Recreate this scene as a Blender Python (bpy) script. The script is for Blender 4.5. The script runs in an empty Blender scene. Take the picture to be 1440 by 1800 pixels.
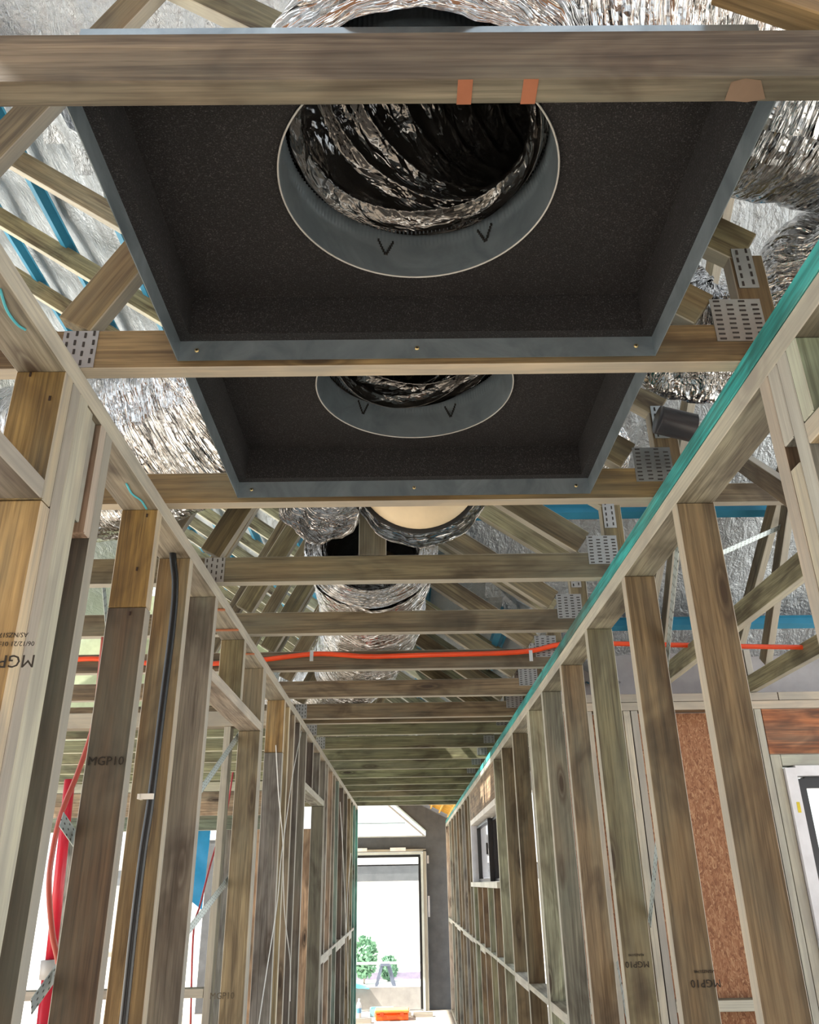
import bpy, bmesh, math, random
from mathutils import Vector, Matrix, noise
C = bpy.context.scene
random.seed(7)
# ------------------------------------------------------------ camera
F = 1425.0
CAM = Vector((0, 0, 1.75))
Yc = Vector((714-720, -(1551-900), F)).normalized()
upc = Vector((-0.0125, 1, 0)); Zc = (upc - upc.dot(Yc)*Yc).normalized()
Xc = Yc.cross(Zc)
if Xc.x < 0: Xc = -Xc
def w(v): return Vector((Xc.dot(v), Yc.dot(v), Zc.dot(v)))
cam = bpy.data.objects.new('camera', bpy.data.cameras.new('camera'))
C.collection.objects.link(cam); C.camera = cam
cam.data.sensor_fit = 'HORIZONTAL'; cam.data.sensor_width = 36; cam.data.lens = F/1440*36
cam.data.clip_start = .02; cam.data.clip_end = 500
r, u, b = w(Vector((1,0,0))), w(Vector((0,1,0))), -w(Vector((0,0,1)))
cam.matrix_world = Matrix(((r.x,u.x,b.x,CAM.x),(r.y,u.y,b.y,CAM.y),(r.z,u.z,b.z,CAM.z),(0,0,0,1)))
def at(px, py, **k):
    d = w(Vector((px-720, -(py-900), F))); (a, v), = k.items(); i = 'XYZ'.index(a)
    return CAM + d*((v-CAM[i])/d[i])
# ------------------------------------------------------------ light
wd = bpy.data.worlds.new('world'); C.world = wd; wd.use_nodes = True
bg = wd.node_tree.nodes['Background']; bg.inputs[0].default_value = (.86,.94,1,1); bg.inputs[1].default_value = 1.0
sun = bpy.data.objects.new('sun', bpy.data.lights.new('sun','SUN')); C.collection.objects.link(sun)
sun.data.energy = 8.0; sun.data.angle = .01; sun.data.color = (1,.93,.82)
sun.rotation_euler = Vector((-.62,-.15,.77)).to_track_quat('Z','Y').to_euler()
C.view_settings.view_transform = 'Standard'; C.view_settings.look = 'None'
C.view_settings.gamma = 1; C.view_settings.use_curve_mapping = False
C.view_settings.exposure = 1.3
# ------------------------------------------------------------ materials
def newmat(name, rough=.6, metal=0, col=(.5,.5,.5)):
    m = bpy.data.materials.new(name); m.use_nodes = True
    p = m.node_tree.nodes['Principled BSDF']
    p.inputs['Base Color'].default_value = (*col,1); p.inputs['Roughness'].default_value = rough
    p.inputs['Metallic'].default_value = metal
    return m, m.node_tree.nodes, m.node_tree.links, p
def N(ns, t, **k):
    n = ns.new(t)
    for a, v in k.items(): setattr(n, a, v)
    return n
def ramp(ns, pts):
    r_ = ns.new('ShaderNodeValToRGB'); e = r_.color_ramp.elements
    while len(e) > 1: e.remove(e[0])
    e[0].position, e[0].color = pts[0][0], (*pts[0][1],1)
    for p_, c_ in pts[1:]: e.new(p_).color = (*c_,1)
    return r_
def coords(ns, ln, scale, rnd=True, src='Object'):
    tc = ns.new('ShaderNodeTexCoord'); mp = ns.new('ShaderNodeMapping')
    ln.new(tc.outputs[src], mp.inputs['Vector']); mp.inputs['Scale'].default_value = scale
    if rnd:
        oi = ns.new('ShaderNodeObjectInfo'); m_ = N(ns,'ShaderNodeMath',operation='MULTIPLY'); m_.inputs[1].default_value = 80
        ln.new(oi.outputs['Random'], m_.inputs[0]); cb = ns.new('ShaderNodeCombineXYZ')
        ln.new(m_.outputs[0], cb.inputs[0]); ln.new(m_.outputs[0], cb.inputs[1]); ln.new(cb.outputs[0], mp.inputs['Location'])
    return mp.outputs[0]
def noise_n(ns, ln, vec, scale=1, detail=6, rough=.6, dist=0):
    n = ns.new('ShaderNodeTexNoise'); n.inputs['Scale'].default_value = scale; n.inputs['Detail'].default_value = detail
    n.inputs['Roughness'].default_value = rough; n.inputs['Distortion'].default_value = dist
    ln.new(vec, n.inputs['Vector']); return n.outputs['Fac']
def mixc(ns, ln, fac, a, b_, mode='MIX'):
    m = N(ns,'ShaderNodeMix',data_type='RGBA',blend_type=mode)
    for s, v in ((0,fac),(6,a),(7,b_)):
        if isinstance(v,(int,float)): m.inputs[s].default_value = v
        elif isinstance(v,tuple): m.inputs[s].default_value = (*v,1)
        else: ln.new(v, m.inputs[s])
    return m.outputs[2]
def bump(ns, ln, h, p, s=.3, d=.002):
    bm_ = ns.new('ShaderNodeBump'); bm_.inputs['Strength'].default_value = s; bm_.inputs['Distance'].default_value = d
    ln.new(h, bm_.inputs['Height']); ln.new(bm_.outputs[0], p.inputs['Normal'])

def wood_mat(edge=.8, nm='weathered_pine'):
    m, ns, ln, p = newmat(nm, .68)
    oi = ns.new('ShaderNodeObjectInfo')
    g1 = noise_n(ns, ln, coords(ns,ln,(1.3,34,34)), 1, 5, .65, 1.2)
    g2 = noise_n(ns, ln, coords(ns,ln,(5,160,160)), 1, 3, .6, .4)
    r1 = ramp(ns, [(.27,(.30,.25,.2)),(.42,(.72,.68,.64)),(.58,(1.06,1.03,.98)),(.78,(1.4,1.34,1.2))]); ln.new(g1, r1.inputs[0])
    r2 = ramp(ns, [(.3,(.58,.55,.52)),(.5,(.95,.94,.93)),(.7,(1.2,1.2,1.2))]); ln.new(g2, r2.inputs[0])
    c = mixc(ns, ln, 1.0, oi.outputs['Color'], r1.outputs[0], 'MULTIPLY')
    c = mixc(ns, ln, 1.0, c, r2.outputs[0], 'MULTIPLY')
    # grey / green weathering blotches
    b1 = noise_n(ns, ln, coords(ns,ln,(1.8,9,9)), 1, 4, .55)
    rb = ramp(ns, [(.45,(0,0,0)),(.7,(.5,.5,.5))]); ln.new(b1, rb.inputs[0])
    c = mixc(ns, ln, rb.outputs[0], c, (.17,.175,.14))
    b2 = noise_n(ns, ln, coords(ns,ln,(1.1,5,5)), 1.3, 3, .5)
    rc = ramp(ns, [(.52,(0,0,0)),(.72,(.3,.3,.3))]); ln.new(b2, rc.inputs[0])
    c = mixc(ns, ln, rc.outputs[0], c, (.33,.19,.09))
    # knots
    vo = N(ns,'ShaderNodeTexVoronoi',voronoi_dimensions='3D'); vo.inputs['Scale'].default_value = 1
    ln.new(coords(ns,ln,(2.3,9.5,4)), vo.inputs['Vector'])
    rk = ramp(ns, [(.07,(.95,.95,.95)),(.12,(.3,.3,.3)),(.15,(.65,.65,.65)),(.24,(0,0,0))]); ln.new(vo.outputs['Distance'], rk.inputs[0])
    c = mixc(ns, ln, rk.outputs[0], c, (.06,.035,.02))
    rd = ramp(ns, [(.33,(.50,.47,.45)),(.52,(.95,.95,.95)),(.7,(1.15,1.15,1.12))]); ln.new(noise_n(ns, ln, coords(ns,ln,(3.2,7,7)), 1, 3, .55, .8), rd.inputs[0])
    c = mixc(ns, ln, 1.0, c, rd.outputs[0], 'MULTIPLY')
    c = mixc(ns, ln, 1.0, c, (.76,.80,.78), 'MULTIPLY')
    # narrow dressed edges of the boards painted paler, in place of side light
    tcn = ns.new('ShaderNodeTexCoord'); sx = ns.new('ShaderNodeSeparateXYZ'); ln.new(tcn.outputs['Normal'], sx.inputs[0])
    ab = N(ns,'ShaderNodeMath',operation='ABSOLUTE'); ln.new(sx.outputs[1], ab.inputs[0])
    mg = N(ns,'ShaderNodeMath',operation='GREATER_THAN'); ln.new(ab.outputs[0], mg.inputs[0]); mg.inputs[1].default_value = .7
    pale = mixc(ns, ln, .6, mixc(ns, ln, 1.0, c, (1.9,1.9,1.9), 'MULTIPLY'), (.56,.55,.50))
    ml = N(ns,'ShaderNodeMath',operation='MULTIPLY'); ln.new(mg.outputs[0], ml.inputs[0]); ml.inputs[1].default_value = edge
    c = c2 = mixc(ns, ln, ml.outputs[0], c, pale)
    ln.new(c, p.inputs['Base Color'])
    bump(ns, ln, g2, p, .35, .0015)
    return m
WOOD = wood_mat(); WOOD2 = wood_mat(0, 'plain_pine')  # second copy leaves out the painted edge light
def plain_tint(name, rough=.5, metal=0, bs=0, sc=40):
    m, ns, ln, p = newmat(name, rough, metal)
    oi = ns.new('ShaderNodeObjectInfo')
    n1 = noise_n(ns, ln, coords(ns,ln,(sc*.1,)*3), 1, 5)
    r_ = ramp(ns, [(.3,(.8,.8,.8)),(.7,(1.15,1.15,1.15))]); ln.new(n1, r_.inputs[0])
    ln.new(mixc(ns,ln,1.0,oi.outputs['Color'],r_.outputs[0],'MULTIPLY'), p.inputs['Base Color'])
    if bs: bump(ns, ln, noise_n(ns,ln,coords(ns,ln,(sc,)*3),1,4), p, bs)
    return m
PAINT = plain_tint('painted_surface', .5)
MATTE = plain_tint('matte_surface', .85, 0, .3, 60)
GLOSS = plain_tint('plastic_surface', .3)
GALV = plain_tint('galvanised_steel', .38, .85, .15, 30)
def foil_mat(name, col, rough, uvs=((28,5),), strength=.9, dist=.01, src='UV', metal=1.0):
    m, ns, ln, p = newmat(name, rough, metal, col)
    v1 = coords(ns, ln, (uvs[0][0], uvs[0][1], uvs[0][0]), False, src)
    n1 = noise_n(ns, ln, v1, 1, 3, .55, 1.6)
    vo = N(ns,'ShaderNodeTexVoronoi',feature='DISTANCE_TO_EDGE'); vo.inputs['Scale'].default_value = 1
    mx = ns.new('ShaderNodeVectorMath'); mx.operation='ADD'
    v2 = coords(ns, ln, (uvs[0][0]*1.6, uvs[0][1]*2.6, uvs[0][0]*1.6), False, src)
    nv = ns.new('ShaderNodeTexNoise'); nv.inputs['Scale'].default_value=1.3; ln.new(v2, nv.inputs['Vector'])
    ln.new(v2, mx.inputs[0]); ln.new(nv.outputs['Color'], mx.inputs[1]); ln.new(mx.outputs[0], vo.inputs['Vector'])
    ad = N(ns,'ShaderNodeMath',operation='MULTIPLY_ADD'); ln.new(vo.outputs['Distance'], ad.inputs[0]); ad.inputs[1].default_value=.7; ln.new(n1, ad.inputs[2])
    bump(ns, ln, ad.outputs[0], p, strength, dist)
    n3 = noise_n(ns, ln, v1, 2.5, 2)
    rr = ramp(ns, [(.35,(rough*.6,)*3),(.7,(rough*1.7,)*3)]); ln.new(n3, rr.inputs[0]); ln.new(rr.outputs[0], p.inputs['Roughness'])
    return m
FOIL = foil_mat('crumpled_foil', (.66,.655,.65), .1, ((5,19),), 1.0, .05)
BLACKFOIL = foil_mat('black_film', (.17,.165,.16), .1, ((10,22),), .8, .012, metal=.92)
def sark_mat():
    m, ns, ln, p = newmat('foil_sarking', .3, .9, (.44,.475,.51))
    a_ = noise_n(ns, ln, coords(ns,ln,(14,3.5,8),False), 1, 6, .6, 1.4); b_ = noise_n(ns, ln, coords(ns,ln,(60,60,60),False), 1, 4, .6, .6)
    ad = N(ns,'ShaderNodeMath',operation='MULTIPLY_ADD'); ln.new(b_, ad.inputs[0]); ad.inputs[1].default_value=.3; ln.new(a_, ad.inputs[2])
    bump(ns, ln, ad.outputs[0], p, 1.0, .03); return m
SARK = sark_mat()
def lining_mat():
    m, ns, ln, p = newmat('black_acoustic_lining', .7)
    n1 = noise_n(ns, ln, coords(ns,ln,(420,420,420),False), 1, 2, .7)
    r1 = ramp(ns, [(.42,(.003,.003,.0035)),(.58,(.014,.0135,.0155)),(.74,(.12,.115,.125))]); ln.new(n1, r1.inputs[0])
    n2 = noise_n(ns, ln, coords(ns,ln,(5,5,5),False), 1, 3, .6)
    r2 = ramp(ns, [(.3,(.7,.7,.72)),(.7,(1.2,1.12,1.1))]); ln.new(n2, r2.inputs[0])
    ln.new(mixc(ns,ln,1.0,r1.outputs[0],r2.outputs[0],'MULTIPLY'), p.inputs['Base Color'])
    bump(ns, ln, n1, p, .7, .003); return m
LINING = lining_mat()
def zinc_mat():
    m, ns, ln, p = newmat('zinc_sheet', .32, .6)
    n1 = noise_n(ns, ln, coords(ns,ln,(9,9,9),False), 1, 5, .6, 1)
    r1 = ramp(ns, [(.3,(.20,.25,.285)),(.7,(.36,.43,.48))]); ln.new(n1, r1.inputs[0]); ln.new(r1.outputs[0], p.inputs['Base Color'])
    return m
ZINC = zinc_mat()
def osb_mat():
    m, ns, ln, p = newmat('strand_board', .7)
    vo = N(ns,'ShaderNodeTexVoronoi'); vo.inputs['Scale'].default_value = 1
    v = coords(ns,ln,(120,120,55),False); nv = ns.new('ShaderNodeTexNoise'); nv.inputs['Scale'].default_value=.35; ln.new(v,nv.inputs['Vector'])
    ad = N(ns,'ShaderNodeVectorMath',operation='MULTIPLY_ADD'); ln.new(nv.outputs['Color'],ad.inputs[0]); ad.inputs[1].default_value=(9,9,9); ln.new(v,ad.inputs[2]); ln.new(ad.outputs[0],vo.inputs['Vector'])
    sp = ns.new('ShaderNodeSeparateColor'); ln.new(vo.outputs['Color'], sp.inputs[0])
    r1 = ramp(ns, [(0,(.20,.08,.035)),(.4,(.30,.13,.06)),(.8,(.37,.18,.09)),(1,(.48,.28,.15))]); ln.new(sp.outputs[0], r1.inputs[0])
    ln.new(r1.outputs[0], p.inputs['Base Color']); bump(ns,ln,sp.outputs[0],p,.3,.001); return m
OSB = osb_mat()
def strap_mat():
    m, ns, ln, p = newmat('perforated_strap', .4, .6)
    v = coords(ns,ln,(40,90,1),False); vo = N(ns,'ShaderNodeTexVoronoi',voronoi_dimensions='2D'); vo.inputs['Scale'].default_value=1; vo.inputs['Randomness'].default_value=.15
    ln.new(v, vo.inputs['Vector'])
    r1 = ramp(ns, [(.14,(.05,.06,.06)),(.2,(.5,.58,.6))]); ln.new(vo.outputs['Distance'], r1.inputs[0]); ln.new(r1.outputs[0], p.inputs['Base Color']); return m
STRAP = strap_mat()
def glass_mat():
    m, ns, ln, p = newmat('clear_glass', .02, 0, (1,1,1)); p.inputs['Transmission Weight'].default_value = 1; p.inputs['IOR'].default_value = 1.05
    return m
GLASS = glass_mat()
def floor_mat():
    m, ns, ln, p = newmat('dusty_sheet_floor', .8)
    n1 = noise_n(ns, ln, coords(ns,ln,(2,2,2),False), 1, 7, .65)
    r1 = ramp(ns, [(.3,(.27,.23,.19)),(.7,(.42,.37,.31))]); ln.new(n1, r1.inputs[0]); ln.new(r1.outputs[0], p.inputs['Base Color'])
    bump(ns,ln,n1,p,.2,.004); return m
FLOOR = floor_mat()
def ground_mat():
    m, ns, ln, p = newmat('pale_gravel', .9)
    n1 = noise_n(ns, ln, coords(ns,ln,(1.5,1.5,1.5),False), 1, 8, .7)
    r1 = ramp(ns, [(.3,(.6,.57,.52)),(.7,(.8,.78,.74))]); ln.new(n1, r1.inputs[0]); ln.new(r1.outputs[0], p.inputs['Base Color']); return m
GROUND = ground_mat()
# ------------------------------------------------------------ helpers
COL = C.collection
def link(name, me, mat, parent=None, color=(1,1,1), label=None):
    o = bpy.data.objects.new(name, me); COL.objects.link(o)
    if mat and not me.materials: me.materials.append(mat)
    o.color = (*color,1)
    if parent: o.parent = parent; o.matrix_parent_inverse = parent.matrix_world.inverted() if False else Matrix.Translation(-parent.location)
    if label: o['label'] = label
    return o
def empty(name, loc=(0,0,0), kind=None, label=None, cat=None, group=None):
    o = bpy.data.objects.new(name, None); COL.objects.link(o); o.location = loc
    tag(o, label, cat, group, kind); return o
def tag(o, label=None, cat=None, group=None, kind=None):
    if label: o['label'] = label
    if cat: o['category'] = cat
    if group: o['group'] = group
    if kind: o['kind'] = kind
    return o
def from_bm(bm, name, smooth=False):
    me = bpy.data.meshes.new(name); bm.normal_update(); bm.to_mesh(me); bm.free()
    if smooth:
        for p in me.polygons: p.use_smooth = True
    return me
_bx = {}
def boxmesh(l, wd_, t, bev=.0018, mat=None):
    key = (round(l,4), round(wd_,4), round(t,4), bev, mat.name if mat else '')
    if key in _bx: return _bx[key]
    bm = bmesh.new(); bmesh.ops.create_cube(bm, size=1)
    for v in bm.verts: v.co = Vector((v.co.x*l, v.co.y*wd_, v.co.z*t))
    if bev: bmesh.ops.bevel(bm, geom=bm.edges[:], offset=min(bev, t*.3, wd_*.3), segments=1, affect='EDGES')
    me = from_bm(bm, 'timber'); 
    if mat: me.materials.append(mat)
    _bx[key] = me; return me
def bar(name, a, b_, wid, thk, side, mat=WOOD, parent=None, color=(.3,.24,.17), label=None, bev=.0018):
    """bar from a to b; 'wid' is measured along direction side, 'thk' across."""
    a, b_ = Vector(a), Vector(b_); x = (b_-a); l = x.length; x.normalize()
    y = Vector(side); y = (y - x*y.dot(x)).normalized(); z = x.cross(y)
    o = link(name, boxmesh(l, wid, thk, bev, mat), mat, None, color, label)
    c = (a+b_)/2
    M = Matrix(((x.x,y.x,z.x,c.x),(x.y,y.y,z.y,c.y),(x.z,y.z,z.z,c.z),(0,0,0,1)))
    if parent: o.parent = parent; o.matrix_parent_inverse = Matrix.Translation(-parent.location)
    o.matrix_basis = M
    return o
def block(name, x0,x1,y0,y1,z0,z1, mat=WOOD, parent=None, color=(.3,.24,.17), label=None, bev=.0018):
    d = [x1-x0, y1-y0, z1-z0]; i = d.index(max(d))
    c = Vector(((x0+x1)/2,(y0+y1)/2,(z0+z1)/2)); ax = [Vector((1,0,0)),Vector((0,1,0)),Vector((0,0,1))]
    a = c-ax[i]*d[i]/2; b_ = c+ax[i]*d[i]/2
    rest = [j for j in range(3) if j != i]; j = rest[0] if d[rest[0]] >= d[rest[1]] else rest[1]; k = [q for q in rest if q != j][0]
    return bar(name, a, b_, d[j], d[k], ax[j], mat, parent, color, label, bev)
def var(c, s=.12):
    f = 1+random.uniform(-s,s); return tuple(max(0,min(1,q*f*(1+random.uniform(-s*.35,s*.35)))) for q in c)
def polymesh(pts, faces, name='mesh', smooth=False):
    me = bpy.data.meshes.new(name); me.from_pydata([tuple(p) for p in pts], [], faces); me.update()
    if smooth:
        for p in me.polygons: p.use_smooth = True
    return me
def spline(pts, n):
    pts = [Vector(p) for p in pts]; P = [pts[0]*2-pts[1]]+pts+[pts[-1]*2-pts[-2]]; out = []
    segs = len(pts)-1
    for i in range(n+1):
        t = i/n*segs; k = min(int(t), segs-1); f = t-k; p0,p1,p2,p3 = P[k:k+4]
        out.append(.5*((2*p1)+(p2-p0)*f+(2*p0-5*p1+4*p2-p3)*f*f+(3*p1-p0-3*p2+p3)*f**3))
    return out
def tubemesh(path, radf, nseg=12, cap=True, smooth=True, uv=False, name='tube', crumple=None):
    """radf(i, t, ang) -> radius"""
    n = len(path); T = [(path[min(i+1,n-1)]-path[max(i-1,0)]).normalized() for i in range(n)]
    up = Vector((0,0,1)) if abs(T[0].z) < .9 else Vector((1,0,0))
    nrm = (up - T[0]*up.dot(T[0])).normalized(); vs = []; fs = []
    L = 0; uvs = []
    for i in range(n):
        if i: L += (path[i]-path[i-1]).length
        nrm = (nrm - T[i]*nrm.dot(T[i])).normalized(); bi = T[i].cross(nrm)
        for j in range(nseg):
            a = 2*math.pi*j/nseg; d = nrm*math.cos(a)+bi*math.sin(a)
            rr = radf(i, L, a) if callable(radf) else radf
            vs.append(path[i]+d*rr); uvs.append((j/nseg, L))
    for i in range(n-1):
        for j in range(nseg):
            k = (j+1) % nseg; fs.append((i*nseg+j, i*nseg+k, (i+1)*nseg+k, (i+1)*nseg+j))
    if cap: fs.append(tuple(range(nseg))[::-1]); fs.append(tuple((n-1)*nseg+j for j in range(nseg)))
    me = polymesh(vs, fs, name, smooth)
    if uv:
        ul = me.uv_layers.new(name='UVMap')
        for p in me.polygons:
            ii = [me.loops[l].vertex_index for l in p.loop_indices]
            wrap = any(q % nseg == 0 for q in ii) and any(q % nseg == nseg-1 for q in ii)
            for l, q in zip(p.loop_indices, ii):
                uu, vv = uvs[q]; uu = uu
                if wrap and q % nseg == 0: uu = 1.0
                ul.data[l].uv = (uu, vv)
    return me
def tube(name, pts, rad, mat, parent=None, color=(.5,.5,.5), n=24, nseg=10, label=None):
    return link(name, tubemesh(spline(pts, n), rad, nseg), mat, parent, color, label)
def join_boxes(lst, name='pieces'):
    """lst of (center, size, rotation matrix 3x3 or None)"""
    vs = []; fs = []
    q = [(-1,-1,-1),(1,-1,-1),(1,1,-1),(-1,1,-1),(-1,-1,1),(1,-1,1),(1,1,1),(-1,1,1)]
    f = [(0,3,2,1),(4,5,6,7),(0,1,5,4),(1,2,6,5),(2,3,7,6),(3,0,4,7)]
    for c, s, R in lst:
        o = len(vs)
        for a in q:
            v = Vector((a[0]*s[0]/2, a[1]*s[1]/2, a[2]*s[2]/2))
            if R: v = R @ v
            vs.append(Vector(c)+v)
        fs += [tuple(i+o for i in g) for g in f]
    return polymesh(vs, fs, name)
def text_part(s, size, M, parent, color=(.03,.025,.02), name='grade_stamp', label=None):
    cu = bpy.data.curves.new('t','FONT'); cu.body = s; cu.size = size; cu.extrude = .0003; cu.align_x = 'CENTER'; cu.resolution_u = 2
    to = bpy.data.objects.new('t', cu); COL.objects.link(to)
    me = bpy.data.meshes.new_from_object(to); bpy.data.objects.remove(to)
    me.materials.clear(); o = link(name, me, MATTE, None, color, label); o.parent = parent
    o.matrix_parent_inverse = Matrix.Translation(-parent.location); o.matrix_basis = M; return o
# colours
GB = (.27,.21,.14); GREEN=(.30,.31,.20); AMBER=(.42,.25,.08); YEL=(.60,.40,.18); DARK=(.085,.055,.035)
GREY=(.27,.25,.23); PINK=(.46,.32,.25); TEAL=(.10,.44,.42); CREAM=(.50,.44,.32); PALE=(.42,.42,.32); BROWN=(.25,.16,.09)
# ------------------------------------------------------------ floor, ground
fl = link('floor', join_boxes([((0,6.6,-.06),(9.4,15.4,.12),None)]), FLOOR); tag(fl, kind='structure')
gr = link('ground', join_boxes([((0,20,-.42),(160,160,.3),None)]), GROUND); tag(gr, kind='structure')

# ------------------------------------------------------------ left hall wall
wl = empty('wall_left', (-.645,0,0), 'structure')
XL0, XL1 = -.69, -.60
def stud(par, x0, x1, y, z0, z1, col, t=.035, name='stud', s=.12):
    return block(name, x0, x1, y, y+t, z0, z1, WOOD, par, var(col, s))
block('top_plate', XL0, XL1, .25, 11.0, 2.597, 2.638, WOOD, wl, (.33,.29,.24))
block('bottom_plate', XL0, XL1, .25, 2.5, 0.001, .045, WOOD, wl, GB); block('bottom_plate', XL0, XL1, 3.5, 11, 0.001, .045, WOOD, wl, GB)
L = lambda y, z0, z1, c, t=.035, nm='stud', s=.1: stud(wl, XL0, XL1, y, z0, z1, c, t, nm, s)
jamb = L(1.225, .045, 2.34, YEL, .034, 'jamb_stud', 0)
L(1.225, 2.342, 2.597, (.36,.24,.09), .034, 'cripple_stud', 0)
L(1.262, .045, 2.597, (.25,.19,.15), .034); L(1.298, .045, 2.597, PALE, .038)
stud(wl, XL0, XL1-.004, 1.338, .045, 2.597, PALE, .035)
stud(wl, XL0, XL1-.012, 1.376, 2.38, 2.597, (.2,.2,.18), .034, 'packer')
stud(wl, XL0, XL1, 1.412, 2.36, 2.597, (.46,.31,.24), .028, 'packer')
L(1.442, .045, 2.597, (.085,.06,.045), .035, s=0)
block('lintel_trimmer', XL0, XL1, .25, 1.223, 2.342, 2.377, WOOD, wl, (.30,.25,.23))
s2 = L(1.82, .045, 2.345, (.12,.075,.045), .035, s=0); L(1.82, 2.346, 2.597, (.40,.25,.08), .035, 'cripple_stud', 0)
L(2.15, .045, 2.597, (.33,.21,.10), .035); L(2.49, .045, 2.597, (.22,.19,.16), .035)
block('lintel_trimmer', XL0, XL1, 2.527, 3.488, 2.335, 2.372, WOOD, wl, (.40,.33,.28))
L(3.0, 2.373, 2.597, (.24,.20,.12), .035, 'cripple_stud'); L(3.452, 2.373, 2.597, (.27,.22,.15), .035, 'cripple_stud')
L(3.452, .045, 2.334, (.36,.28,.18), .035, 'jamb_stud'); L(3.492, .045, 2.597, (.17,.13,.10), .034)
L(4.12, .045, 2.34, (.24,.22,.22), .035); L(4.12, 2.342, 2.597, (.45,.30,.12), .035, 'cripple_stud')
L(4.30, .045, 2.597, (.42,.33,.2), .035); L(4.52, .045, 2.597, (.30,.24,.17), .035); L(4.76, .045, 2.597, (.13,.11,.10), .035)
L(5.1, .045, 2.597, (.24,.22,.2), .035)
block('lintel_trimmer', XL0, XL1, 5.137, 6.36, 2.27, 2.31, WOOD, wl, (.36,.36,.33))
L(5.5, 2.311, 2.597, (.17,.14,.13), .035, 'cripple_stud'); L(5.95, 2.311, 2.597, (.2,.2,.19), .035, 'cripple_stud')
L(6.325, .045, 2.268, (.19,.18,.16), .035, 'jamb_stud')
for y, c in ((6.4,GREY),(6.62,(.4,.4,.38)),(7.04,PINK),(7.34,GREY),(7.74,(.20,.27,.26)),(8.33,(.16,.13,.12)),(8.9,GREY),(9.46,(.42,.32,.2)),(9.9,GREEN)):
    L(y, .045, 2.597, c, .035)
L(10.35, .045, 2.597, (.12,.36,.33), .04); L(10.93, .045, 2.597, (.12,.36,.33), .04)
ys = [5.137,6.4,6.62,7.04,7.34,7.74,8.33,8.9,9.46,9.9,10.35]
for a_, c_ in zip(ys[1:], ys[2:]): block('nogging', XL0, XL1, a_+.037, c_-.002, 1.24+random.uniform(-.03,.03), 1.29, WOOD, wl, var(GREY))
def stampM(x, y, z, up=-1, lean=0):   # on a face that looks towards -Y
    xx = Vector((up*1.0,0,0)); zz = Vector((0,-1,0)); yy = zz.cross(xx)
    return Matrix(((xx.x,yy.x,zz.x,x),(xx.y,yy.y,zz.y,y),(xx.z,yy.z,zz.z,z),(0,0,0,1)))
p_ = at(22,1152,Y=1.224); text_part('MGP10', .028, stampM(p_.x-.006,1.2236,p_.z), wl)
p_ = at(18,1128,Y=1.224); text_part('06/12/21 01:24:27', .0105, stampM(p_.x,1.2236,p_.z), wl); text_part('AS/NZS1748', .0105, stampM(p_.x-.002,1.2236,p_.z+.014), wl)
p_ = at(185,1345,Y=1.819); text_part('MGP10', .026, stampM(p_.x,1.8186,p_.z,1), wl, (.02,.015,.01))
p_ = at(390,1756,Y=3.451); text_part('MGP10', .03, stampM(p_.x,3.4506,p_.z,1), wl, (.1,.08,.05))
# blue chalk squiggles under the plate
for pts in (((0,508),(12,545),(30,570),(45,580)), ((222,850),(232,868),(248,880),(258,895))):
    tube('chalk_mark', [at(a_,b_,Z=2.5955) for a_,b_ in pts], .0022, MATTE, wl, (.08,.42,.5), 14, 6)
# nails (head on stud) as dark dents
for px,py,Y in ((160/3+0,658,1.224),(262/3,700,1.224),(775/3,906,1.819),(722/3,1000,1.819),(685/3,1078,1.819)):
    p_ = at(px,py,Y=Y); link('nail_head', join_boxes([((p_.x,Y,p_.z),(.0035,.002,.009),None)]), MATTE, wl, (.03,.015,.01))
# brace straps on the left
def strap(name, a, b_, par, nrm=(1,0,0), wid=.03, mat=STRAP):
    a, b_ = Vector(a), Vector(b_); sd = (b_-a).cross(Vector(nrm)); return bar(name, a, b_, wid, .0016, sd, mat, par, (1,1,1), bev=0)
strap('brace_strap', at(55,1770,X=-.70), at(112,1690,X=-.70), wl); strap('brace_strap', at(108,1440,X=-.70), at(142,1490,X=-.70), wl)
strap('brace_strap', at(345,1400,X=-.70), at(425,1285,X=-.70), wl); strap('brace_strap', at(332,1635,X=-.70), at(410,1535,X=-.70), wl)
strap('brace_strap', at(180,1005,X=-1.0), at(190,1120,X=-1.0), wl)
# packing shims (thin ply) under plate
for y in (2.62,2.86,3.2): link('packing_shim', join_boxes([((-.648,y,2.5935),(.10,.012,.005),None)]), MATTE, wl, (.36,.13,.06))

# ------------------------------------------------------------ right hall wall
wr = empty('wall_right', (.69,0,0), 'structure')
XR0, XR1 = .645, .735
block('top_plate', XR0, XR1, .25, 13.95, 2.597, 2.638, WOOD2, wr, (.05,.52,.56), 'teal treated top plate')
block('top_plate', XR0+.001, XR1, .25, 13.95, 2.551, 2.595, WOOD, wr, (.37,.34,.27))
block('bottom_plate', XR0, XR1, 1.12, 13.95, 0.001, .045, WOOD, wr, GB)
def Rr(y, z0, z1, c, t=.035, nm='stud', s=.1, x0=XR0): return stud(wr, x0, XR1, y, z0, z1, c, t, nm, s)
Rr(1.194, .045, 2.55, (.30,.20,.13), .035, s=0); Rr(1.157, 2.405, 2.55, (.26,.25,.24), .035, 'packer')
Rr(1.12, .045, 2.55, (.22,.23,.23), .035, s=0); Rr(1.083, 2.41, 2.55, (.36,.44,.33), .035, 'cripple_stud', 0)
Rr(1.157, .045, 2.36, (.3,.24,.15), .034)
block('lintel_trimmer', XR0, XR1, .25, 1.118, 2.37, 2.408, WOOD, wr, (.46,.36,.24))
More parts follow.
